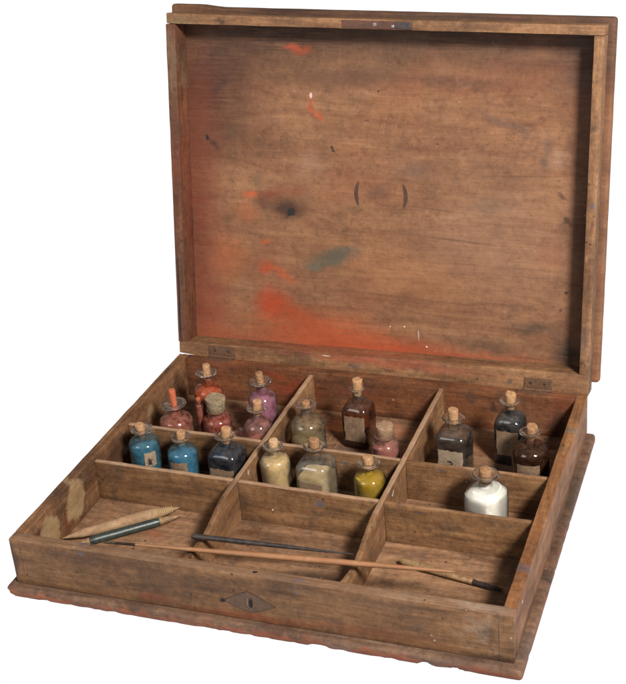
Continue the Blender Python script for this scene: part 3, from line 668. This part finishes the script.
# middle centre
bottle('round bottle of cream pigment with tilted clear lip', .1594, .1597, .054, .0132, .034, .0038, .0090, .0480, g_clear, .037, p_crem, cork=(.0040, .042, .0545), tilt=(0, -.03))
bottle('squarish pale glass bottle half full of buff powder, between cream and yellow bottles', .1965, .1580, .061, .0146, .037, .0044, .0094, .0540, g_clear, .026, p_buf, sq=True, rot=-.06, cork=(.0044, .047, .0610), lab=(-128, -58, .008, .026), labmat=pap_b, write=True)
bottle('round bottle of yellow pigment with flared lip', .2448, .1541, .052, .0135, .032, .0040, .0095, .0465, g_yel, .038, p_yel, cork=(.0044, .041, .0525))
# back centre
bottle('wide dusty glass bottle of khaki powder with sunken cork', .1640, .2240, .056, .0158, .031, .0052, .0094, .0525, g_khk, .016, p_olv, cork=(.0038, .046, .0555), lab=(-120, -40, .005, .016), labmat=pap_b, write=True)
bottle('tall square bottle with brown label and dark dregs, against the back', .2022, .2540, .065, .0130, .035, .0046, .0070, .0560, g_brn, .009, p_dk, sq=True, rot=-.07, cork=(.0048, .050, .0655), lab=(-128, -54, .0085, .034), labmat=pap_b, write=True)
bottle('small pink jar with broad cork in the back centre compartment', .2399, .2130, .048, .0122, .028, .0080, .0086, .0375, g_pink, .027, p_pnk, cork=(.0078, .034, .0480, .04, .03), corkmat=corkd, lip=False)
# back right
bottle('square smoky bottle with pale label and black ink blot', .2981, .2270, .062, .0142, .038, .0044, .0100, .0530, g_dark, .024, p_umb, sq=True, rot=-.07, cork=(.0046, .047, .0625), lab=(-130, -53, .005, .029), labmat=pap_w, write='blot')
bottle('tall narrow black glass bottle farthest back on the right', .3413, .2566, .066, .0126, .039, .0046, .0088, .0585, g_dark, .042, p_dk, sq=True, rot=-.08, cork=(.0048, .052, .0665), lab=(-130, -53, .011, .035), labmat=pap_b, write=True)
bottle('round dark brown bottle with brown label beside the tall black bottle', .3660, .2225, .058, .0160, .033, .0044, .0094, .0510, g_brn, .030, p_drk, cork=(.0048, .045, .0580), lab=(-122, -50, .008, .0275), labmat=pap_b, write=True)
# middle right
bottle('large white pigment bottle standing alone', .3448, .1490, .060, .0160, .036, .0050, .0112, .0530, g_clear, .041, p_wht, sq=3.3, rot=R(-17), cork=(.0050, .045, .0585), lab=(-128, -84, .006, .0265), labmat=pap_b)

# ================================================================== tools
def rod_bm(p0, p1, prof, seg=16, bend=0.0, jit=0.0, b=None, seed=0):
    b = b or bmesh.new(); p0 = Vector(p0); p1 = Vector(p1); d = (p1-p0); dn = d.normalized()
    a = dn.cross(Vector((0, 0, 1))).normalized(); c = a.cross(dn)
    rs = []
    for t, r in prof:
        m = p0+d*t+Vector((0, 0, 1))*bend*math.sin(math.pi*t)
        rs.append([m+(a*math.cos(2*math.pi*i/seg)+c*math.sin(2*math.pi*i/seg))*(max(r, .00015)+noise.noise(Vector((i*.8, t*30, seed)))*jit) for i in range(seg)])
    loft(b, rs); bmesh.ops.recalc_face_normals(b, faces=b.faces); return b
def lin(pts, n=40):
    out = []
    for i in range(n+1):
        t = i/n*(pts[-1][0]-pts[0][0])+pts[0][0]
        for (a, ra), (c, rc) in zip(pts, pts[1:]):
            if a <= t <= c+1e-9: q = (t-a)/(c-a) if c > a else 0; out.append((t, ra+(rc-ra)*q)); break
    return out
tanw = plain('tan_handle_wood', (0.27, 0.145, 0.072), .42, 0, .35, 160, .2, .5, col2=(.24, .10, .045))
stw = plain('paper_stump', (0.30, 0.19, 0.11), .8, 0, .4, 260, .5, .2, col2=(.19, .11, .06))
grn = plain('dark_green_paint', (0.030, 0.042, 0.034), .4, 0, .5, 240, .3, .5, col2=(.015, .02, .018))
dkw = plain('dark_handle_wood', (0.022, 0.018, 0.017), .45, 0, .5, 200, .3, .5, col2=(.045, .035, .03))
brs = plain('dark_bristle', (0.028, 0.018, 0.016), .8, 0, .5, 500, .8, .2)
qui = plain('worn_tan_wood', (0.28, 0.175, 0.085), .6, 0, .4, 260, .4, .3, col2=(.13, .07, .035))
thr = plain('thread', (0.32, 0.21, 0.11), .8, 0, .3, 700, .5, .2)
fer = plain('dull_ferrule', (0.16, 0.12, 0.09), .4, .7, .4, 500, .3)
def tool(name, label, cat, p0, p1):
    m = (Vector(p0)+Vector(p1))/2; zlow = min(p0[2], p1[2])
    t = thing(name, label, cat, (m.x, m.y, zlow), 'brushes and drawing tools in the front compartments'); return t, -Vector((m.x, m.y, zlow))
# paper stump, pale
a, b_ = (.0135, .0480, .0060), (.0900, .1085, .0070)
a = (.0118, .0515, .0075); b_ = (.0885, .1125, .0085)
t, L = tool('blending_stump', 'thick pale double-pointed blending stump with thread wound at one end', 'blending stump', a, b_)
obj('stump_shaft', rod_bm(a, b_, lin([(0, .0002), (.16, .0036), (.30, .0043), (.62, .0050), (.72, .0051), (.80, .0046)], 30), 20, jit=.0002), stw, t, True, L)
obj('stump_tip', rod_bm(a, b_, lin([(.80, .0042), (.97, .0012), (1, .0003)], 14), 16, jit=.0001), stw, t, True, L)
bb = bmesh.new(); dv = Vector(b_)-Vector(a)
for i in range(10):
    f0 = .775+i*.0165; rr = .0048-.0030*max(0, (f0-.79))/.2
    rod_bm(a, b_, [(f0, rr*.94), (f0+.003, rr), (f0+.0075, rr+.0001), (f0+.012, rr), (f0+.015, rr*.94)], 18, b=bb)
obj('thread_binding', bb, thr, t, True, L)
# green banded one
a = (.0215, .0465, .0048); b_ = (.0945, .1060, .0062)
t, L = tool('blending_stump', 'dark green banded double-pointed stump with tan tips, lying in front of the pale one', 'blending stump', a, b_)
obj('stump_shaft', rod_bm(a, b_, lin([(.165, .0030), (.17, .0036), (.78, .0037), (.785, .0032)], 20), 18, jit=.0001), grn, t, True, L)
obj('stump_tip', rod_bm(a, b_, lin([(0, .0002), (.165, .0031)], 12), 16, jit=.0001), qui, t, True, L)
obj('stump_tip', rod_bm(a, b_, lin([(.785, .0033), (.88, .0024), (.97, .0007), (1, .0002)], 14), 16, jit=.0003), qui, t, True, L)
# long tan brush across both scoops
a = (.0705, .0185, .0375); b_ = (.3462, .0450, .0372)
t, L = tool('long_brush', 'very long thin tan-handled brush lying across the compartments', 'brush', a, b_)
obj('handle', rod_bm(a, b_, lin([(.095, .0008), (.18, .0014), (.38, .0021), (.55, .0025), (.72, .0023), (.9, .0015), (.98, .0011), (1.0, .0004)], 50), 14), tanw, t, True, L)
obj('ferrule', rod_bm(a, b_, lin([(.040, .0010), (.10, .0011)], 6), 14), brs, t, True, L)
obj('bristles', rod_bm(a, b_, lin([(0, .0002), (.015, .0010), (.042, .0010)], 10), 12, jit=.0002), fer, t, True, L)
# dark handle
a = (.1345, .0445, .0350); b_ = (.2630, .0560, .0310)
t, L = tool('dark_brush_handle', 'short black brush handle without bristles, behind the long tan brush', 'brush handle', a, b_)
obj('handle', rod_bm(a, b_, lin([(0, .0016), (.02, .0022), (.3, .0021), (.62, .0016), (.85, .0009), (1.0, .0004)], 40), 14), dkw, t, True, L)
# short thick brush, right
a = (.2895, .0880, .0062); b_ = (.3725, .0730, .0040)
t, L = tool('short_brush', 'short thick tan brush with dark worn bristles, in the front right compartment', 'brush', a, b_)
obj('handle', rod_bm(a, b_, lin([(0, .0012), (.012, .0026), (.10, .0031), (.4, .0028), (.74, .0022)], 26), 16, jit=.0001), qui, t, True, L)
bb = rod_bm(a, b_, lin([(.735, .0021), (.84, .0020), (1.0, .0005)], 14), 14, jit=.0004)
rr_ = random.Random(3)
for i in range(26):
    o0 = Vector((0, rr_.uniform(-.0018, .0018), rr_.uniform(-.0012, .0018))); o1 = Vector((rr_.uniform(-.004, .003), o0.y*1.1, o0.z*.5-.001))
    p = Vector(a)+(Vector(b_)-Vector(a))*.85+o0; q = Vector(b_)+o1
    rod_bm(p, q, [(0, .0003), (1, .0001)], 5, b=bb)
obj('bristles', bb, brs, t, True, L)
